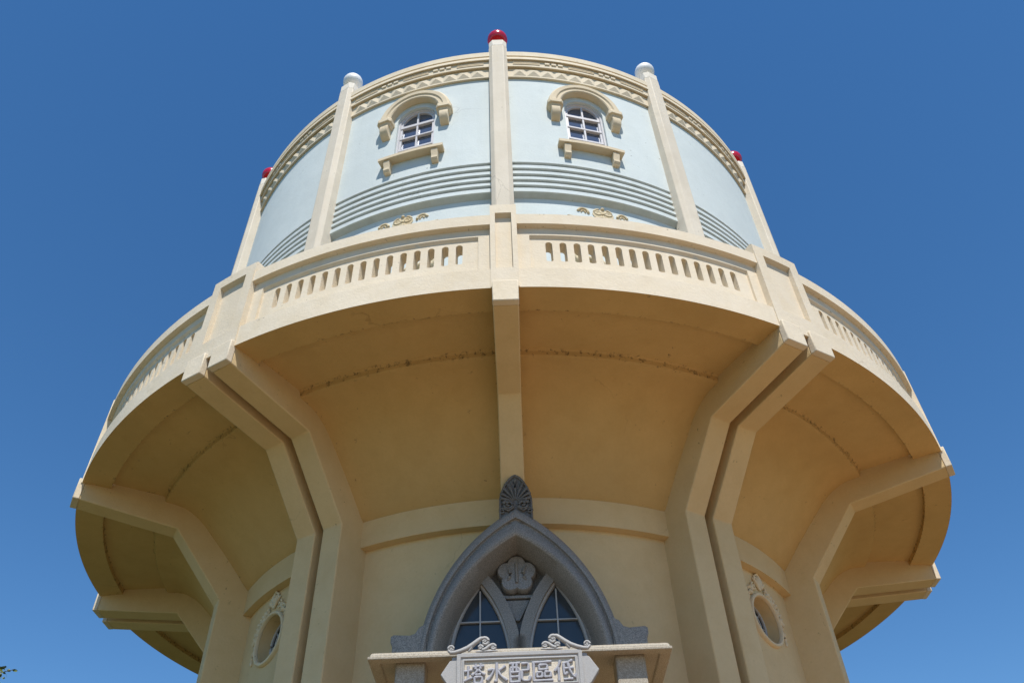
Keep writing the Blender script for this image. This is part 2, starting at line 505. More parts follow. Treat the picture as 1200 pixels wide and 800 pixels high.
for i in range(15):
    ac = (i - 7) * PITCH
    mb.hole(ac - PITCH / 2, ac + PITCH / 2, 1.024, FK, capsule(ac), R2, 0.963, 0.36)
for sg in (-1, 1):
    e = 7.5 * PITCH
    mb.rev([(R2, 1.024), (R2, FK)], min(sg * e, sg * FA), max(sg * e, sg * FA), 0.6)
# inner face, with the slots' back openings
mb.rev([(0.963, ZS - 0.01), (0.963, 1.024)], -HB, HB, 0.5); mb.rev([(0.963, FK), (0.963, ZT)], -HB, HB, 0.5)
for i in range(15):
    ac = (i - 7) * PITCH
    mb.hole(ac - PITCH / 2, ac + PITCH / 2, 1.024, FK, capsule(ac), 0.963, 0.9632, 0.36)
for sg in (-1, 1):
    e = 7.5 * PITCH
    mb.rev([(0.963, 1.024), (0.963, FK)], min(sg * e, sg * HB), max(sg * e, sg * HB), 0.6)
panel = mb.build('parapet_panel', CREAM, tower, sharp=30)
panel.rotation_euler = (0, 0, R(14.15))
for i in range(6):
    for b in (14.15, 45.85):
        if i == 0 and b == 14.15: continue
        turned(panel, b + 60 * i, tower)
def pier(hw, rw):
    """hw: half width in degrees, rw: half width of the sunk panel"""
    RP = 1.0015
    mb = MB()
    zt, zr = 1.1705, 1.1437
    mb.rev([(0.94, ZB + 0.01), (0.94, zt), (RP - 0.004, zt), (RP, zt - 0.004), (RP, zr)], -hw, hw, 0.4)
    mb.rev([(RP, ZS), (RP, ZB), (0.9985, ZB)], -hw, hw, 0.4)
    for sg in (-1, 1):
        a0, a1 = sorted((sg * rw, sg * hw))
        mb.rev([(RP, zr), (RP, ZS)], a0, a1, 0.4)
        mb.poly([pol(sg * hw, 0.94, 0, ZB + .01), pol(sg * hw, 0.94, 0, zt), pol(sg * hw, RP - 0.004, 0, zt), pol(sg * hw, RP, 0, zt - 0.004), pol(sg * hw, RP, 0, ZB), pol(sg * hw, 0.9985, 0, ZB)])
        mb.poly([pol(sg * rw, RP, 0, zr), pol(sg * rw, RP, 0, ZS), pol(sg * rw, RP - 0.0090, 0, ZS), pol(sg * rw, RP - 0.0090, 0, zr - 0.0042)])
    mb.rev([(RP, zr), (RP - 0.0090, zr - 0.0042), (RP - 0.0090, ZS), (RP, ZS)], -rw, rw, 0.4)
    return mb.build('parapet_pier', CREAM, tower, sharp=30)
p1 = pier(1.3, 0.80)
for a in SINGLES[1:]: turned(p1, a, tower)
p2 = pier(3.0, 1.85); p2.rotation_euler = (0, 0, R(30))
for a in DOUBLES[1:]: turned(p2, a, tower)
mb = MB(); mb.rev([(0.965, 0.990), (0.79, 0.994)], da=2); mb.rev([(0.79, 0.980), (0.965, 0.981)], da=2)
mb.build('balcony_floor', FLOOR, tower)

# ---- the drum
DW, DL = 0.82, 0.8064
WA, WZB, WZS, WHW = 14.6, 1.640, 1.811, 0.0495
def arch_outline(hw, zb, zs, rise, n=20, r=DW, a=0.0):
    p = [(-hw, zb), (hw, zb), (hw, zs)]
    for i in range(1, n): q = math.pi * i / n; p.append((hw * math.cos(q), zs + rise * math.sin(q)))
    p.append((-hw, zs))
    return [(a + math.degrees(x / r), z) for x, z in p]
mb = MB()
for a0, a1 in ((-180, -WA - 5), (-WA + 5, WA - 5), (WA + 5, 180)): mb.rev([(DW, 1.615), (DW, 1.75), (DW, 1.885)], a0, a1, 0.5)
for sg in (-1, 1): mb.hole(sg * WA - 5, sg * WA + 5, 1.615, 1.885, arch_outline(WHW, WZB, WZS, 0.048, a=sg * WA), DW, DW - 0.022)
mb.rev([(DW, 1.885), (DW, 1.95)], da=0.5)
mb.rev([(DW, 1.575), (DW, 1.615)], da=0.5)
mb.build('drum_wall', BLUE, tower)
gz = [1.5672, 1.5445, 1.5228, 1.5017, 1.4810]
prof = [(DW, 1.575)]
for z in gz: prof += [(DW, z + 0.001), (DW - 0.0115, z), (DW - 0.0115, z - 0.0055), (DW - 0.0008, z - 0.0100), (DW, z - 0.0108)]
prof += [(DW, 1.4576), (DW - 0.004, 1.4550), (DL - 0.002, 1.4475)]
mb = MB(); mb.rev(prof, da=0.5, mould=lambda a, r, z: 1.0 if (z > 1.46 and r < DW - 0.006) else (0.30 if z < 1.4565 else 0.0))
mb.build('ribbed_band', BAND, tower, sharp=25)
mb = MB(); mb.rev([(DL, 1.4500), (DL, 0.98)], da=0.5)
mb.build('drum_base_wall', BLUE, tower)
mb = MB(); mb.rev([(0.822, 2.040), (0.5, 2.05), (0.01, 2.06)], da=3); mb.build('drum_roof', ROOF, tower)

# ---- cornice with its two bands of relief
mb = MB()
mb.rev([(0.815, 2.0480), (0.838, 2.0480), (0.8405, 2.0465), (0.8405, 2.0252), (0.8365, 2.0240), (0.8365, 2.0200), (0.8400, 2.0190), (0.8405, 2.0175), (0.8405, 2.0077), (0.834, 2.0097),
        (0.834, 1.9811), (0.8265, 1.9835), (0.8265, 1.9405), (DW - 0.002, 1.9425)], da=0.5)
for bay in range(12):
    A0 = bay * 30
    a0 = A0 + 2.5
    for k in range(10):
        a = a0 + 2.5 * k; b = a + 2.5; zl, zh = 1.9445, 1.9795; zc = (zl + zh) / 2
        ap = pol((a + b) / 2, 0.8322, 0, zc)
        c = [pol(a, 0.8263, 0, zl), pol(b, 0.8263, 0, zl), pol(b, 0.8263, 0, zh), pol(a, 0.8263, 0, zh)]
        for i in range(4): mb.poly([c[i], c[(i + 1) % 4], ap])
    for d0, d1 in ((2.6, 7.4), (12.6, 17.4), (22.6, 27.4)):
        for zz in (1.9920, 1.9985, 2.0045):
            mb.rev([(0.833, zz + 0.0022), (0.8356, zz + 0.0012), (0.8356, zz - 0.0015), (0.833, zz - 0.0019)], A0 + d0, A0 + d1, 0.8, caps=True)
    for d0 in (8.3, 9.5, 10.7, 18.3, 19.5, 20.7):
        mb.rev([(0.833, 2.0035), (0.8370, 2.0020), (0.8370, 1.9940), (0.833, 1.9915)], A0 + d0, A0 + d0 + 0.85, 0.5, caps=True)
mb.build('drum_cornice', CORN, tower, sharp=25)

# ---- columns with balls
def column(ball_mat):
    AX, hw, ch = 0.8245, 0.0238, 0.0095
    octo = [(-hw, -hw + ch), (-hw + ch, -hw), (hw - ch, -hw), (hw, -hw + ch), (hw, hw - ch), (hw - ch, hw), (-hw + ch, hw), (-hw, hw - ch)]
    ZC = 2.070
    mb = MB()
    mb.prism(octo, lambda x, y: (x, y - AX, 0.985), lambda x, y: (x, y - AX, ZC))
    c = mb.build('drum_column', COLUMN, tower, bevel=0.008)
    mb = MB(); mb.prism([(x * 0.985, y * 0.985) for x, y in octo], lambda x, y: (x, y - AX, ZC), lambda x, y: (x, y - AX, 2.100))
    mb.build('column_cap', CAPW, c, bevel=0.008)
    mb = MB(); mb.ball((0, -AX + 0.001, 2.1465), 0.0275)
    mb.tube([(0, -AX, 2.095), (0, -AX, 2.125)], 0.013, 16)
    mb.build('finial_ball', ball_mat, c, sharp=50)
    return c
cr_ = column(RED)
for a in SINGLES[1:3]: turned(cr_, a, tower)
cw_ = column(WHITEB); cw_.rotation_euler = (0, 0, R(30)); turned(cw_, -30, tower)

# ---- arched windows of the drum, with hood, corbels, sill and brackets (built at angle 0, then turned)
def cyl(s, d, z, r=DW): return pol(math.degrees(s / r), r + d, 0, z)
def arcpts(hw, zs, rise, n=28): return [(hw * math.cos(math.pi * i / n), zs + rise * math.sin(math.pi * i / n)) for i in range(n + 1)]
def sweep_profile(mb, path, prof, fn):
    """path of (s, z) with normals outward; prof of (n, d)"""
    rows = []; n = len(path)
    for i in range(n):
        a = path[max(i - 1, 0)]; b = path[min(i + 1, n - 1)]
        tx, tz = b[0] - a[0], b[1] - a[1]; L = math.hypot(tx, tz) or 1; nx, nz = tz / L, -tx / L
        rows.append([mb.vert(fn(path[i][0] + nx * p, d, path[i][1] + nz * p)) for p, d in prof])
    k = len(prof)
    for i in range(n - 1):
        for j in range(k): mb.f.append([rows[i][j], rows[i][(j + 1) % k], rows[i + 1][(j + 1) % k], rows[i + 1][j]])
    mb.f.append(rows[0][::-1]); mb.f.append(rows[-1])
def drum_window():
    D0 = -0.017
    mb = MB()
    outer = [(WHW, WZB - 0.002), (WHW, WZS)] + arcpts(WHW, WZS, 0.048)[1:-1] + [(-WHW, WZS), (-WHW, WZB - 0.002)]
    sweep_profile(mb, outer, [(0.001, D0), (0.001, D0 + 0.010), (-0.0045, D0 + 0.010), (-0.0055, D0 + 0.0065), (-0.0105, D0 + 0.0065), (-0.0105, D0)], cyl)
    bw = 0.0022
    mb.box(-bw, bw, D0, D0 + 0.0065, WZB, WZS + 0.040, lambda s, d, z: cyl(s, d, z))
    for z, h in ((1.799, 0.0042), (1.749, 0.0024), (1.699, 0.0030), (1.662, 0.0060)):
        mb.box(-WHW + 0.006, WHW - 0.006, D0, D0 + 0.0085, z - h, z + h, lambda s, d, z: cyl(s, d, z))
    w = mb.build('drum_window', FRAME, tower, sharp=30)
    mb = MB()
    pts = [(math.radians(a) * DW, z) for a, z in arch_outline(WHW, WZB - 0.002, WZS, 0.048)]
    mb.poly([cyl(s, D0 + 0.0015, z) for s, z in pts])
    mb.build('window_glass', PANE, w, smooth=False)
    # hood
    mb = MB()
    hz, hr = 1.808, 0.0755
    sweep_profile(mb, arcpts(hr, hz, 0.083), [(-0.0135, -0.002), (-0.0135, 0.0165), (-0.011, 0.0185), (-0.004, 0.0185), (-0.001, 0.0215), (0.009, 0.0225), (0.0145, 0.0185), (0.0165, 0.013), (0.0165, -0.002)], cyl)
    h = mb.build('window_hood', TRIM, w, sharp=30)
    for sg in (-1, 1):
        c = sg * hr; mb = MB()
        f = lambda s, d, z: cyl(c + s, d, z)
        mb.prism([(-0.019, 0.0), (0.019, 0.0), (0.019, 0.021), (0.013, 0.0275), (-0.013, 0.0275), (-0.019, 0.021)], lambda s, d: f(s, d - 0.001, 1.811), lambda s, d: f(s, d - 0.001, 1.796))
        mb.prism([(-0.017, 0.0), (0.017, 0.0), (0.017, 0.018), (0.011, 0.024), (-0.011, 0.024), (-0.017, 0.018)], lambda s, d: f(s, d - 0.001, 1.797), lambda s, d: f(s * 0.75, d * 0.85 - 0.001, 1.786))
        mb.prism([(-0.001, 1.787), (0.020, 1.787), (0.0225, 1.776), (0.0195, 1.762), (0.012, 1.752), (0.004, 1.748), (-0.001, 1.748)], lambda d, z: f(-0.0105, d, z), lambda d, z: f(0.0105, d, z))
        mb.build('hood_corbel', TRIM, w, bevel=0.010)
    mb = MB(); ss = 0.0775
    n = 8
    for i in range(n):
        x0, x1 = -ss + 2 * ss * i / n, -ss + 2 * ss * (i + 1) / n
        pr = [(-0.002, 1.633), (0.0205, 1.633), (0.0205, 1.6425), (-0.018, 1.6475), (-0.018, 1.633)]
        A = [mb.vert(cyl(x0, d, z)) for d, z in pr]; B = [mb.vert(cyl(x1, d, z)) for d, z in pr]
        for j in range(5): mb.f.append([A[j], A[(j + 1) % 5], B[(j + 1) % 5], B[j]])
        if i == 0: mb.f.append(A)
        if i == n - 1: mb.f.append(B[::-1])
    mb.build('window_sill', TRIM, w, sharp=30)
    for sg in (-1, 1):
        c = sg * 0.0575; mb = MB()
        mb.prism([(-0.001, 1.632), (0.0165, 1.632), (0.0165, 1.622), (0.012, 1.612), (0.0135, 1.600), (0.009, 1.593), (-0.001, 1.593)], lambda d, z: cyl(c - 0.0078, d, z), lambda d, z: cyl(c + 0.0078, d, z))
        mb.build('sill_bracket', TRIM, w, bevel=0.006)
    return w
w1 = drum_window(); w1.rotation_euler = (0, 0, R(WA)); turned(w1, -WA, tower)

# ---- gilded relief below the ribbed band
def spiral(cx, cz, r0, r1, a0, turns, n=22, d=0.0):
    return [(cx + (r0 + (r1 - r0) * i / n) * math.cos(R(a0) + turns * 2 * math.pi * i / n), d,
             cz + (r0 + (r1 - r0) * i / n) * math.sin(R(a0) + turns * 2 * math.pi * i / n)) for i in range(n + 1)]
def relief():
    mb = MB(); f = lambda s, d, z: cyl(s, d, z - 0.008, DL)
    for sg in (-1, 1):
        mb.tube([(sg * x, d, z) for x, d, z in spiral(0.0105, 1.430, 0.0110, 0.0025, 100, -1.3)], [0.0030] * 12 + [0.0022] * 11, 8, f)
        mb.tube([(sg * 0.002, 0, 1.414), (sg * 0.018, 0, 1.408), (sg * 0.030, 0, 1.412)], [0.004, 0.003, 0.001], 8, f)
        mb.tube([(sg * x, d, z) for x, d, z in spiral(0.0455, 1.425, 0.0125, 0.010, 200, -0.55)], [0.0015] + [0.0035] * 21 + [0.0015], 8, f)
        mb.tube([(sg * x, d, z) for x, d, z in spiral(0.0455, 1.425, 0.006, 0.003, 200, -0.6)], 0.0022, 8, f)
        mb.tube([(sg * 0.030, 0, 1.409), (sg * 0.055, 0, 1.402), (sg * 0.080, 0, 1.409)], [0.002, 0.004, 0.001], 8, f)
        # hanging swag
        P = [(sg * (0.060 + 0.035 * math.sin(q)), 0.001, 1.40 - 0.15 * q / 3.1) for q in [i * 0.155 for i in range(21)]]
        mb.tube(P, [0.004 + 0.003 * abs(math.sin(i * 1.1)) for i in range(21)], 8, f)
        P = [(sg * 0.095 * (1 - i / 14), 0.001, 1.30 - 0.045 * math.sin(math.pi / 2 * i / 14)) for i in range(15)]
        mb.tube(P, [0.005 + 0.004 * abs(math.sin(i * 1.3)) for i in range(15)], 8, f)
    mb.ball((0, 0.001, 1.443), 0.0045, 10, 8, f); mb.ball((0, 0.001, 1.425), 0.004, 10, 8, f)
    mb.tube([(0, 0, 1.42), (0, 0, 1.38), (0, 0, 1.30), (0, 0, 1.25)], [0.003, 0.008, 0.010, 0.004], 10, f)
    # cushion behind
    mb.prism([(0.024 * math.cos(2 * math.pi * i / 24), 1.424 + 0.017 * math.sin(2 * math.pi * i / 24)) for i in range(24)], lambda s, z: f(s, -0.001, z), lambda s, z: f(s, 0.0014, z))
    return mb.build('gilded_relief', GOLD, tower, sharp=60)
g1 = relief(); g1.rotation_euler = (0, 0, R(15.4)); turned(g1, -15.6, tower)

# ---- round windows of the shaft
def wcyl(s, d, z): return pol(math.degrees(s / WALL), WALL + d, 0, z)
def oculus():
    mb = MB()
    prof = [(0.0002, 0.0005), (0.0002, 0.004), (0.002, 0.0065), (0.0055, 0.0065), (0.0075, 0.004), (0.0075, -0.001)]
    rows = []
    for i in range(64):
        q = 2 * math.pi * i / 64
        rows.append([mb.vert(wcyl((OC_R + p) * math.cos(q), d, OC_Z + (OC_R + p) * math.sin(q))) for p, d in prof])
    for i in range(64):
        A, B = rows[i], rows[(i + 1) % 64]
        for j in range(len(prof) - 1): mb.f.append([A[j], B[j], B[j + 1], A[j + 1]])
    w = mb.build('round_window', RINGM, tower, sharp=40)
    mb = MB(); mb.poly([wcyl(0.0445 * math.cos(2 * math.pi * i / 48), -0.027, OC_Z + 0.0445 * math.sin(2 * math.pi * i / 48)) for i in range(48)])
    mb.build('round_glass', DARKPANE, w, smooth=False)
    mb = MB()
    ring = [(0.0400 * math.cos(2 * math.pi * i / 48), -0.024, OC_Z + 0.0400 * math.sin(2 * math.pi * i / 48)) for i in range(49)]
    mb.tube(ring, 0.0028, 6, wcyl)
    ring = [(0.025 * math.cos(2 * math.pi * i / 36), -0.024, OC_Z + 0.025 * math.sin(2 * math.pi * i / 36)) for i in range(37)]
    mb.tube(ring, 0.0012, 6, wcyl)
    for q in (0, 45, 90, 135):
        c, s_ = math.cos(R(q)) * 0.041, math.sin(R(q)) * 0.041
        mb.tube([(-c, -0.024, OC_Z - s_), (c, -0.024, OC_Z + s_)], 0.0013, 6, wcyl)
    mb.build('round_frame', LANCET, w, sharp=50)
    # carved garland: a shell on top, leaves and scrolls falling down both sides
    mb = MB(); cz = OC_Z
    for k in range(5):
        q = R(90 + (k - 2) * 26)
        mb.tube([(0, 0.002, cz + 0.058), (0.014 * math.cos(q), 0.004, cz + 0.060 + 0.016 * math.sin(q)), (0.022 * math.cos(q), 0.002, cz + 0.062 + 0.026 * math.sin(q))], [0.002, 0.0045, 0.001], 8, wcyl)
    mb.tube([(-0.014, 0.001, cz + 0.064), (-0.010, 0.003, cz + 0.083), (0, 0.003, cz + 0.0905), (0.010, 0.003, cz + 0.083), (0.014, 0.001, cz + 0.064)], [0.001, 0.002, 0.0028, 0.002, 0.001], 8, wcyl)
    for sg in (-1, 1):
        mb.tube([(sg * x, 0.002, z) for x, d, z in spiral(0.020, cz + 0.059, 0.008, 0.002, 90, -1.2)], 0.0018, 8, wcyl)
        path = []
        for i in range(25):
            q = R(68 - 62 * i / 24); rr = OC_R + 0.016 + 0.004 * math.sin(i * 0.9)
            path.append((sg * rr * math.cos(q), 0.001, cz + rr * math.sin(q)))
        mb.tube(path, [0.0030 + 0.0024 * abs(math.sin(i * 0.8)) for i in range(25)], 8, wcyl)
        for i in range(3, 24, 3):
            x, d, z = path[i]; q = R(68 - 62 * i / 24)
            for side in (-1, 1):
                qq = q - sg * 0 + side * 0.9
                mb.tube([(x, d, z), (x + sg * 0.006 * math.cos(qq), 0.003, z + 0.006 * math.sin(qq)), (x + sg * 0.012 * math.cos(qq + 0.3 * side), 0.001, z + 0.012 * math.sin(qq + 0.3 * side))], [0.0018, 0.0040, 0.0010], 6, wcyl)
        drop = [(sg * (OC_R + 0.0165 - 0.001 * math.sin(i)), 0.001, cz + 0.004 - 0.0045 * i) for i in range(9)]
        mb.tube(drop, [0.0018 + 0.0024 * (i % 2) for i in range(9)], 8, wcyl)
    mb.build('carved_garland', RINGM, w, sharp=60)
    return w
o1 = oculus(); o1.rotation_euler = (0, 0, R(OC_A)); turned(o1, -OC_A, tower)

# ================================================================== pointed entrance portal
X0 = 0.0025
YF, YB = 0.720, 0.660
def gothic(w, z0, apex, zb, n=20):
    """right half from the base up to the apex: (x, z) with the arc's centre on the spring line z0"""
    h = apex - z0; c = (h * h - w * w) / (2 * w); rad = c + w
    t1 = math.atan2(h, c)
    p = [(w, zb)] if zb < z0 else []
    t0 = 0 if zb <= z0 else math.asin((zb - z0) / rad)
    for i in range(n + 1):
        t = t0 + (t1 - t0) * i / n
        p.append((rad * math.cos(t) - c, z0 + rad * math.sin(t)))
    p[-1] = (0.0, apex)
    return p
def whole(half): return half + [(-x, z) for x, z in half[-2::-1]]
ZBASE = 0.47
mb = MB()
n = 26
levels = [  # (half width, apex, y) from the wall outwards and into the opening
    (0.149, 0.7300, 0.585), (0.149, 0.7300, 0.704), (0.1478, 0.7285, 0.711), (0.1440, 0.7225, 0.7168), (0.1395, 0.7140, 0.7172), (0.1382, 0.7115, 0.7120), (0.1365, 0.7080, 0.7118), (0.1348, 0.7035, 0.7165),
    (0.131, 0.6950, 0.720), (0.1275, 0.688, 0.720), (0.1245, 0.6835, 0.717), (0.118, 0.681, 0.690), (0.114, 0.679, YB), (0.114, 0.679, 0.645)]
rows = []
for w, ap, y in levels:
    if y < 0.72:      # the outer order steps out and up towards the wall
        k = (1.868 - max(y, 0.704)) / 1.148
        if w > 0.135: w, ap = w * k, ap * k
    rows.append([mb.vert((X0 + x, -y, z)) for x, z in whole(gothic(w, ZBASE, ap, ZBASE, n))])
for A, B in zip(rows, rows[1:]):
    for i in range(len(A) - 1): mb.f.append([A[i], A[i + 1], B[i + 1], B[i]])
# the shoulder blocks at the feet of the arch
for sg in (-1, 1):
    f = lambda x, z, y: (X0 + sg * x, -y, z)
    pr = [(0.135, 0.462), (0.184, 0.462), (0.184, 0.512), (0.187, 0.517), (0.187, 0.5255), (0.183, 0.528), (0.160, 0.5265), (0.152, 0.529), (0.1465, 0.538), (0.135, 0.545)]
    mb.prism(pr, lambda x, z: f(x, z, 0.7145), lambda x, z: f(x, z, 0.57))
arch = mb.build('portal_arch', GREY, tower, bevel=0.006, sharp=40)
# tympanum slab behind the tracery
mb = MB(); hp = whole(gothic(0.1185, ZBASE, 0.6825, ZBASE, n))
mb.poly([(X0 + x, -0.651, z) for x, z in hp])
mb.build('tympanum', DKGREY, arch, smooth=False)
# tracery: two pointed bands and the wedge between them
LW, LAP, LZ0, LC = 0.0467, 0.6315, 0.500, 0.0597
BW, BAP = 0.0635, 0.6570
mb = MB()
for sg in (-1, 1):
    cx = X0 + sg * LC
    inn = whole(gothic(LW, LZ0, LAP, 0.46, 18)); out = whole(gothic(BW, LZ0, BAP, 0.46, 18))
    ry = [(inn, 0.6535), (inn, 0.668), (out, 0.668), (out, 0.6505)]
    rr = []
    for pts, y in ry:
        d = 0.0004 * (sg + 1)
        row = []
        for x, z in pts:
            if sg * x < 0 and abs(x) > LC - 0.0 : x = -sg * LC          # meets its twin on the axis
            if sg * x > 0: x = sg * min(abs(x), 0.1155 - LC + 0.004)
            row.append(mb.vert((cx + x, -y, z)))
        rr.append(row)
    for A, B in zip(rr, rr[1:]):
        for i in range(len(A) - 1): mb.f.append([A[i], A[i + 1], B[i + 1], B[i]])
mb.build('portal_tracery', GREY, arch, sharp=35)
# sunk wedge panel with its bar
mb = MB()
mb.prism([(-0.0190, 0.6035), (0.0190, 0.6035), (0.0150, 0.5935), (0.0030, 0.5700), (-0.0030, 0.5700), (-0.0150, 0.5935)], lambda x, z: (X0 - .0015 + x, -0.650, z), lambda x, z: (X0 - .0015 + x, -0.6565, z))
mb.prism([(-0.030, 0.6110), (0.030, 0.6110), (0.0255, 0.6060), (-0.0255, 0.6060)], lambda x, z: (X0 - .0015 + x, -0.650, z), lambda x, z: (X0 - .0015 + x, -0.6585, z))
mb.build('wedge_panel', GREY, arch, bevel=0.004)
# five petalled emblem with three raised strokes
mb = MB(); ez = 0.6432; ex = X0 - 0.001
def petal(scale, n=120):
    out = []
    for i in range(n):
        q = 2 * math.pi * i / n
        best = 0
        for k in range(5):
            a = R(90 + 72 * k); cxp, czp = 0.0176 * math.cos(a), 0.0176 * math.sin(a); pr_ = 0.0146
            dx, dz = math.cos(q), math.sin(q); bb = dx * cxp + dz * czp; cc = cxp * cxp + czp * czp - pr_ * pr_; D = bb * bb - cc
            if D >= 0: best = max(best, bb + math.sqrt(D))
        out.append((ex + best * scale * math.cos(q), ez + best * scale * math.sin(q)))
    return out
pa, pb, pc = petal(1.0), petal(1.0), petal(0.94)
L = [[mb.vert((x, -y, z)) for x, z in P] for P, y in ((pa, 0.650), (pb, 0.6655), (pc, 0.668))]
nn = len(pa)
for A, B in zip(L, L[1:]):
    for i in range(nn): mb.f.append([A[i], A[(i + 1) % nn], B[(i + 1) % nn], B[i]])
ctr = mb.vert((ex, -0.6685, ez))
for i in range(nn): mb.f.append([L[2][i], L[2][(i + 1) % nn], ctr])
em = mb.build('flower_emblem', EMBLEM, arch, sharp=40)
mb = MB()
mb.tube([(ex, -0.6692, ez + 0.0165), (ex, -0.6692, ez - 0.0165)], [0.0030, 0.0026], 10)
for sg in (-1, 1):
    mb.tube([(ex + sg * x, -0.6692, ez + z) for x, z in ((0.0150, 0.0115), (0.0115, 0.006), (0.0100, 0.0), (0.0112, -0.006), (0.0145, -0.0115))], [0.0012, 0.0027, 0.0030, 0.0027, 0.0012], 10)
mb.build('emblem_strokes', GREY, arch, sharp=50)
# lancet windows
for sg in (-1, 1):
    cx = X0 + sg * LC
    mb = MB(); P = whole(gothic(LW + 0.001, LZ0, LAP + 0.001, 0.462, 18))
    mb.poly([(cx + x, -0.6540, z) for x, z in P])
    mb.build('lancet_glass', DARKPANE, arch, smooth=False)
    mb = MB()
    sweep_profile(mb, whole(gothic(LW, LZ0, LAP, 0.462, 18)), [(0.0004, 0.655), (0.0004, 0.6622), (-0.0032, 0.6622), (-0.0042, 0.660), (-0.0042, 0.655)], lambda x, d, z: (cx + x, -d, z))
    mb.box(cx - 0.0011, cx + 0.0011, -0.6598, -0.6545, 0.463, LAP - 0.012)
    wz = (0.569 - 0.5) ; mb.box(cx - 0.036, cx + 0.036, -0.6590, -0.6545, 0.5682, 0.5700)
    mb.build('lancet_frame', LANCET, arch, sharp=40)
# palmette on the apex
mb = MB(); ax = X0 + 0.0015; az = 0.7050; H = 0.1000; av = 0.7265; Hv = 0.0785
def tear(t):   # half width at height t in 0..1
    return 0.0276 if t < 0.45 else 0.0276 * max(0.0, 1 - ((t - 0.45) / 0.55) ** 1.75) ** 0.72
ts = [i / 24 for i in range(25)]
out = [(tear(t), az + H * t) for t in ts]
full = out + [(-x, z) for x, z in out[-2::-1]]
Ls = [[mb.vert((ax + x * k, -y, az + H * .4 + (z - az - H * .4) * k)) for x, z in full] for k, y in ((1.0, 0.680), (1.0, 0.7095), (0.95, 0.7125), (0.89, 0.7125), (0.86, 0.7095))]
for A, B in zip(Ls, Ls[1:]):
    m_ = len(A)
    for i in range(m_): mb.f.append([A[i], A[(i + 1) % m_], B[(i + 1) % m_], B[i]])
mb.f.append(Ls[-1])
bz = av + Hv * 0.30
for k in range(11):
    q = R(90 + (k - 5) * 19.5)
    ln = 0.0420 - 0.0195 * (abs(k - 5) / 5) ** 0.9
    mb.tube([(ax + 0.004 * math.cos(q), -0.7105, bz + 0.004 * math.sin(q)), (ax + 0.6 * ln * math.cos(q), -0.7120, bz + 0.6 * ln * math.sin(q)), (ax + 0.92 * ln * math.cos(q), -0.7125, bz + 0.92 * ln * math.sin(q)), (ax + ln * math.cos(q), -0.7100, bz + ln * math.sin(q))],
            [0.0009, 0.0023, 0.0031, 0.0012], 8)
for sg in (-1, 1):
    sp_ = spiral(0.0115, av + 0.0165, 0.0092, 0.0016, 60, -1.5, 30)
    mb.tube([(ax + sg * x, -0.7125, z) for x, d, z in sp_], 0.0021, 8)
    sp_ = spiral(0.0225, av + 0.0050, 0.0055, 0.001, 110, -1.3, 20)
    mb.tube([(ax + sg * x, -0.7118, z) for x, d, z in sp_], 0.0016, 8)
    mb.tube([(ax + sg * 0.003, -0.7122, av + 0.012), (ax + sg * 0.012, -0.7125, av + 0.0045), (ax + sg * 0.020, -0.7118, av + 0.0100)], 0.0018, 8)
mb.build('palmette', DKGREY, arch, sharp=60)

# stone lintel over the door with its square piers
def slab(mb, x, y0, y1, z0, z1): mb.box(X0 - x, X0 + x, -y1, -y0, z0, z1)
mb = MB()
def ring_level(k, z): return [(X0 - 0.198 + k, -0.55, z), (X0 - 0.198 + k, -0.820 + k, z), (X0 + 0.198 - k, -0.820 + k, z), (X0 + 0.198 - k, -0.55, z)]
lv = [(0.016, 0.4500), (0.014, 0.4475), (0.002, 0.4475), (0.0, 0.4480), (0.0, 0.4515), (0.0025, 0.4525), (0.0025, 0.4545), (0.0045, 0.4575), (0.008, 0.4592), (0.03, 0.4600)]
rows = [[mb.vert(p) for p in ring_level(k, z)] for k, z in lv]
for A, B in zip(rows, rows[1:]):
    for i in range(3): mb.f.append([A[i], A[i + 1], B[i + 1], B[i]])
mb.f.append(rows[0]); mb.f.append(rows[-1][::-1])
mb.build('portal_lintel', TANST, tower, bevel=0.004, sharp=35)
for sg in (-1, 1):
    c = X0 + sg * 0.1440; mb = MB()
    mb.prism([(-0.0195, -0.0195), (0.0195, -0.0195), (0.0195, 0.0195), (-0.0195, 0.0195)], lambda x, y: (c + x, y - 0.783, GZ), lambda x, y: (c + x, y - 0.783, 0.4502))
    mb.build('portal_pier', TANST, tower, bevel=0.012)
mb = MB(); mb.box(X0 - 0.09, X0 + 0.09, -0.632, -0.60, GZ, 0.10); mb.build('entrance_door', WOOD, tower, bevel=0.01)
mb = MB(); slab(mb, 0.26, 0.60, 0.86, GZ - 0.0005, GZ + 0.025); mb.build('entrance_step', TANST, tower, bevel=0.01)

# ================================================================== name plaque in front of the lintel
plaque = empty('name_plaque', (X0 * S, -0.82 * S, 0.4205 * S + Z0), 'pale stone name plaque with five grey raised Chinese characters and scroll ornaments on top', 'sign')
pl_loc = plaque.location.copy()
def pb(mb, name, mat, parent=plaque, **kw):
    o = mb.build(name, mat, parent, **kw)
    if parent is plaque: o.matrix_parent_inverse = Matrix.Translation(-pl_loc)
    return o
PX, PZ, PY = X0 - 0.0008, 0.4205, 0.8345
mb = MB()
half = [(0.0800, 0.4455), (0.0800, 0.4425), (0.0865, 0.4420), (0.0865, 0.4385), (0.0890, 0.4375), (0.1005, PZ)]
right = half + [(x, 2 * PZ - z) for x, z in half[-2::-1]]
outl = [(PX + x, z) for x, z in right] + [(PX - x, z) for x, z in right[::-1]]
mb.prism(outl, lambda x, z: (x, -0.8195, z), lambda x, z: (x, -0.8310, z))
board = pb(mb, 'plaque_board', PALEST, bevel=0.006)
mb = MB()
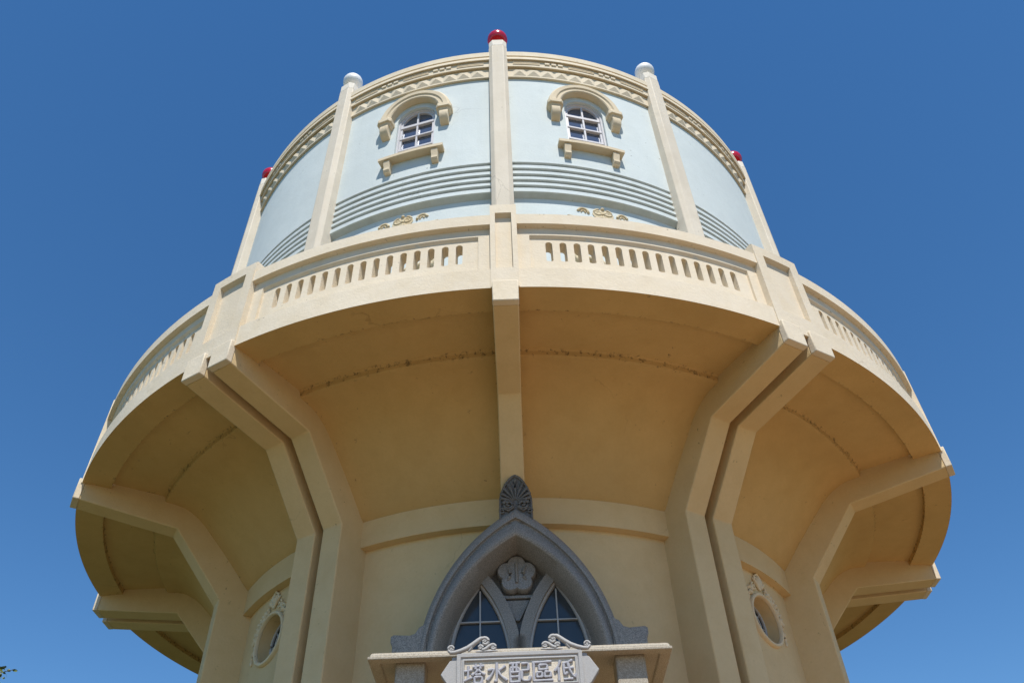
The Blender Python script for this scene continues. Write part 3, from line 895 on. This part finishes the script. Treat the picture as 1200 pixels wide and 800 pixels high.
rects = [(0.0800, 0.4455, 0.830), (0.0800, 0.4455, PY), (0.0752, 0.4405, PY), (0.0742, 0.4395, PY - 0.0018), (0.0730, 0.4383, PY - 0.0018), (0.0722, 0.4375, PY - 0.0006), (0.0705, 0.4358, PY - 0.0006), (0.0698, 0.4352, 0.8300)]
rows = []
for x, z, y in rects:
    zz = z - PZ
    rows.append([mb.vert((PX + sx * x, -y, PZ + sz * zz)) for sx, sz in ((-1, -1), (1, -1), (1, 1), (-1, 1))])
for A, B in zip(rows, rows[1:]):
    for i in range(4): mb.f.append([A[i], A[(i + 1) % 4], B[(i + 1) % 4], B[i]])
pb(mb, 'plaque_frame', PALEST, bevel=0.003, sharp=30)
mb = MB(); mb.poly([(PX + sx * 0.071, -0.83125, PZ + sz * 0.0155) for sx, sz in ((-1, -1), (1, -1), (1, 1), (-1, 1))])
pb(mb, 'plaque_inset', INSET, smooth=False)

def brush(mb, pts, w0, cx, cz, size, y, h):
    """a brush stroke: a swept domed ribbon with blunt ends"""
    P = []
    for i in range(len(pts) - 1):
        a, b = pts[i], pts[i + 1]; k = 5
        for j in range(k): P.append((a[0] + (b[0] - a[0]) * j / k, a[1] + (b[1] - a[1]) * j / k))
    P.append(pts[-1]); n = len(P)
    for _ in range(2):
        Q = P[:]
        for i in range(1, n - 1): Q[i] = ((P[i - 1][0] + 2 * P[i][0] + P[i + 1][0]) / 4, (P[i - 1][1] + 2 * P[i][1] + P[i + 1][1]) / 4)
        P = Q
    rows = []
    for i in range(n):
        a, b = P[max(i - 1, 0)], P[min(i + 1, n - 1)]
        tx, tz = b[0] - a[0], b[1] - a[1]; Ln = math.hypot(tx, tz) or 1; nx, nz = -tz / Ln, tx / Ln
        t = i / (n - 1); w = w0 * (1.12 - 0.42 * math.sin(math.pi * t) ** 1.2) * (0.72 if i in (0, n - 1) else 1)
        rows.append([mb.vert((cx + (P[i][0] - 0.5 + nx * w * u) * size * 1.0, -(y + h * v), cz + (P[i][1] + nz * w * u) * size)) for u, v in ((-1, -.1), (-1, .45), (-.8, .82), (-.3, 1), (.3, 1), (.8, .82), (1, .45), (1, -.1))])
    for A, B in zip(rows, rows[1:]):
        for j in range(7): mb.f.append([A[j], A[j + 1], B[j + 1], B[j]])
    mb.f.append(rows[0][::-1]); mb.f.append(rows[-1])
GLYPHS = [
    [[(.02, .62), (.40, .68)], [(.21, .88), (.20, .22)], [(.0, .15), (.42, .32)],                                  # tower
     [(.42, .82), (1.0, .87)], [(.58, .97), (.57, .70)], [(.83, .99), (.80, .72)], [(.70, .70), (.56, .52), (.38, .42)], [(.70, .70), (.84, .53), (1.03, .44)],
     [(.56, .43), (.84, .45)], [(.51, .32), (.53, .0)], [(.51, .31), (.90, .33), (.86, .0)], [(.52, .02), (.88, .03)]],
    [[(.50, 1.0), (.50, .06), (.38, .14)], [(.06, .64), (.38, .70), (.24, .40), (.02, .16)], [(.92, .84), (.76, .70), (.60, .62)], [(.54, .62), (.70, .34), (1.0, .12)]],   # water
    [[(.0, .92), (.54, .95)], [(.05, .70), (.06, .0)], [(.05, .71), (.50, .73), (.48, .0)], [(.06, .27), (.48, .28)], [(.06, .02), (.48, .03)], [(.19, .93), (.16, .46)], [(.36, .93), (.36, .50)], [(.08, .48), (.48, .49)],
     [(.60, .90), (.96, .92), (.93, .56)], [(.61, .55), (.93, .58)], [(.61, .56), (.60, .16), (.70, .06), (.96, .06), (1.02, .28)]],   # distribute
    [[(.02, .93), (.98, .97)], [(.10, .93), (.08, .04)], [(.06, .04), (1.02, .06)], [(.35, .80), (.37, .56)], [(.35, .80), (.76, .82), (.74, .57)], [(.36, .57), (.75, .58)],
     [(.24, .44), (.25, .20)], [(.24, .44), (.50, .45), (.48, .21)], [(.24, .21), (.50, .22)], [(.62, .45), (.63, .20)], [(.62, .45), (.92, .46), (.90, .21)], [(.62, .21), (.92, .22)]],   # district
    [[(.30, 1.0), (.20, .72), (.0, .48)], [(.20, .66), (.20, .0)], [(.90, 1.0), (.68, .90), (.42, .84)], [(.46, .84), (.46, .26), (.64, .40)], [(.46, .58), (.94, .62)],
     [(.66, .88), (.74, .52), (.88, .24), (1.0, .15), (1.04, .32)], [(.42, .06), (.88, .08)]]]   # low
for g, st in enumerate(GLYPHS):
    mb = MB(); size = 0.0258; cx = PX - 0.0006 + (g - 2) * 0.0286; cz = PZ - size + 0.0118
    for i, s_ in enumerate(st): brush(mb, s_, 0.082, cx, cz, size, 0.8312, 0.0028 + 0.00007 * i)
    pb(mb, 'raised_character', LILAC, sharp=35)
# scrolls on the plaque's top
def scroll(sg):
    mb = MB()
    f = lambda u, v: (PX + sg * (0.0785 - (u - 290) * 0.0000908), -0.8335, 0.4458 + (372 - v) * 0.0000905)
    def tb(uv, rad): mb.tube([f(u, v) for u, v in uv], rad, 10)
    def vol(cu, cv, r0, r1, a0, turns, n=26):
        return [(cu + (r0 + (r1 - r0) * i / n) * math.cos(R(a0) + turns * 6.2832 * i / n), cv - (r0 + (r1 - r0) * i / n) * math.sin(R(a0) + turns * 6.2832 * i / n)) for i in range(n + 1)]
    big = vol(672, 216, 58, 12, 118, -1.45)
    low = vol(195, 302, 48, 10, 215, -1.35)
    stem = low[::-1] + [(185, 362), (250, 358), (335, 336), (425, 300), (505, 248), (572, 196), (615, 166)] + big
    nl, nb = len(low), len(big)
    rad = [0.0008 + 0.0010 * i / nl for i in range(nl)] + [.0022, .0026, .0029, .0031, .0031, .0029, .0026] + [0.0023 - 0.0013 * i / nb for i in range(nb)]
    tb(stem, rad)
    tb([(480, 280), (468, 315), (438, 350)], [.0026, .0022, .0014])
    s1 = vol(606, 298, 36, 8, -60, 1.5); s2 = vol(786, 300, 42, 8, 120, -1.5)
    tb(s1[::-1] + [(640, 340), (690, 318), (735, 280)] + s2, [0.0008 + .0012 * i / 27 for i in range(27)] + [.0023, .0025, .0023] + [0.0020 - 0.0011 * i / 27 for i in range(27)])
    for u, v, r_ in ((672, 216, .0016), (195, 302, .0014), (606, 298, .0013), (786, 300, .0014)):
        mb.ball(f(u, v), r_, 12, 8)
    tb([(540, 355), (640, 355), (740, 355), (850, 352)], [.0010, .0016, .0016, .0008])
    pb(mb, 'plaque_scroll', PALEST, sharp=60)
scroll(-1); scroll(1)

# ================================================================== tree at the left, only a twig's tip shows
def tree():
    t = empty('leafy_tree', (-14.2, 3.4, 0), 'green leafy tree left of the tower, only its outermost twig showing', 'tree')
    base = Vector((-14.2, 3.4, 0)); inv = Matrix.Translation(-base)
    mb = MB()
    trunk = [base + Vector((0.25 * math.sin(z * 0.6), 0.15 * math.cos(z), z)) for z in (0, 1, 2, 3, 4, 5, 6, 7)]
    mb.tube([tuple(p) for p in trunk], [0.30, 0.24, 0.21, 0.19, 0.16, 0.12, 0.08, 0.03], 10)
    bark = stucco('bark', (0.14, 0.10, 0.07), (0.07, 0.05, 0.035), bump=1.0)
    tips = []
    for i in range(16):
        z = 2.6 + 0.28 * i; a = i * 2.4; ln = 2.6 - 0.10 * i
        p0 = base + Vector((0.25 * math.sin(z * 0.6), 0.15 * math.cos(z), z))
        p1 = p0 + Vector((math.cos(a) * ln * .5, math.sin(a) * ln * .5, ln * .28)); p2 = p0 + Vector((math.cos(a) * ln, math.sin(a) * ln, ln * .42))
        mb.tube([tuple(p0), tuple(p1), tuple(p2)], [0.07, 0.045, 0.012], 6); tips += [p1, p2, (p1 + p2) / 2]
    # the long twig whose tip reaches into the picture
    tw = [base + Vector((0.2, 0.1, 5.2)), Vector((-12.6, 3.8, 7.0)), Vector((-11.2, 4.35, 8.0)), Vector((-10.0, 4.72, 8.47))]
    mb.tube([tuple(p) for p in tw], [0.06, 0.035, 0.018, 0.006], 6)
    o = mb.build('trunk', bark, t, raw=True); o.matrix_parent_inverse = inv
    m, nt, b = new_mat('leaf')
    v = objvec(nt); gi = N(nt, 'ShaderNodeNewGeometry')
    c = mix(nt, gi.outputs['Random Per Island'], (0.07, 0.10, 0.018), (0.20, 0.21, 0.035))
    nt.links.new(c, b.inputs['Base Color']); b.inputs['Roughness'].default_value = 0.55
    b.inputs['Transmission Weight'].default_value = 0.0
    mb = MB()
    def leaf(p, L_):
        d = Vector((rnd.gauss(0, 1), rnd.gauss(0, 1), rnd.gauss(-.2, .7))).normalized(); u = d.orthogonal().normalized()
        u = (Matrix.Rotation(rnd.random() * 6.28, 3, d) @ u); w = d.cross(u)
        P = [p, p + d * L_ * .35 + u * L_ * .24 + w * L_ * .05, p + d * L_ * .75 + u * L_ * .17, p + d * L_, p + d * L_ * .75 - u * L_ * .17, p + d * L_ * .35 - u * L_ * .24 + w * L_ * .05]
        ids = [mb.vert(tuple(q)) for q in P]; mb.f.append(ids)
    for c_ in tips:
        for _ in range(70):
            leaf(c_ + Vector((rnd.gauss(0, .38), rnd.gauss(0, .38), rnd.gauss(0, .32))), rnd.uniform(.10, .18))
    for i in range(60):
        q = rnd.random(); k = tw[1].lerp(tw[2], q)
        leaf(k + Vector((rnd.gauss(0, .12), rnd.gauss(0, .12), rnd.gauss(0, .10))), rnd.uniform(.10, .17))
    for i in range(70):
        q = rnd.random() ** 0.8; k = tw[2].lerp(tw[3], q)
        leaf(k + Vector((rnd.gauss(0, .06), rnd.gauss(0, .06), rnd.gauss(0, .06))), rnd.uniform(.08, .14))
    o = mb.build('crown', m, t, raw=True, smooth=False); o.matrix_parent_inverse = inv
tree()
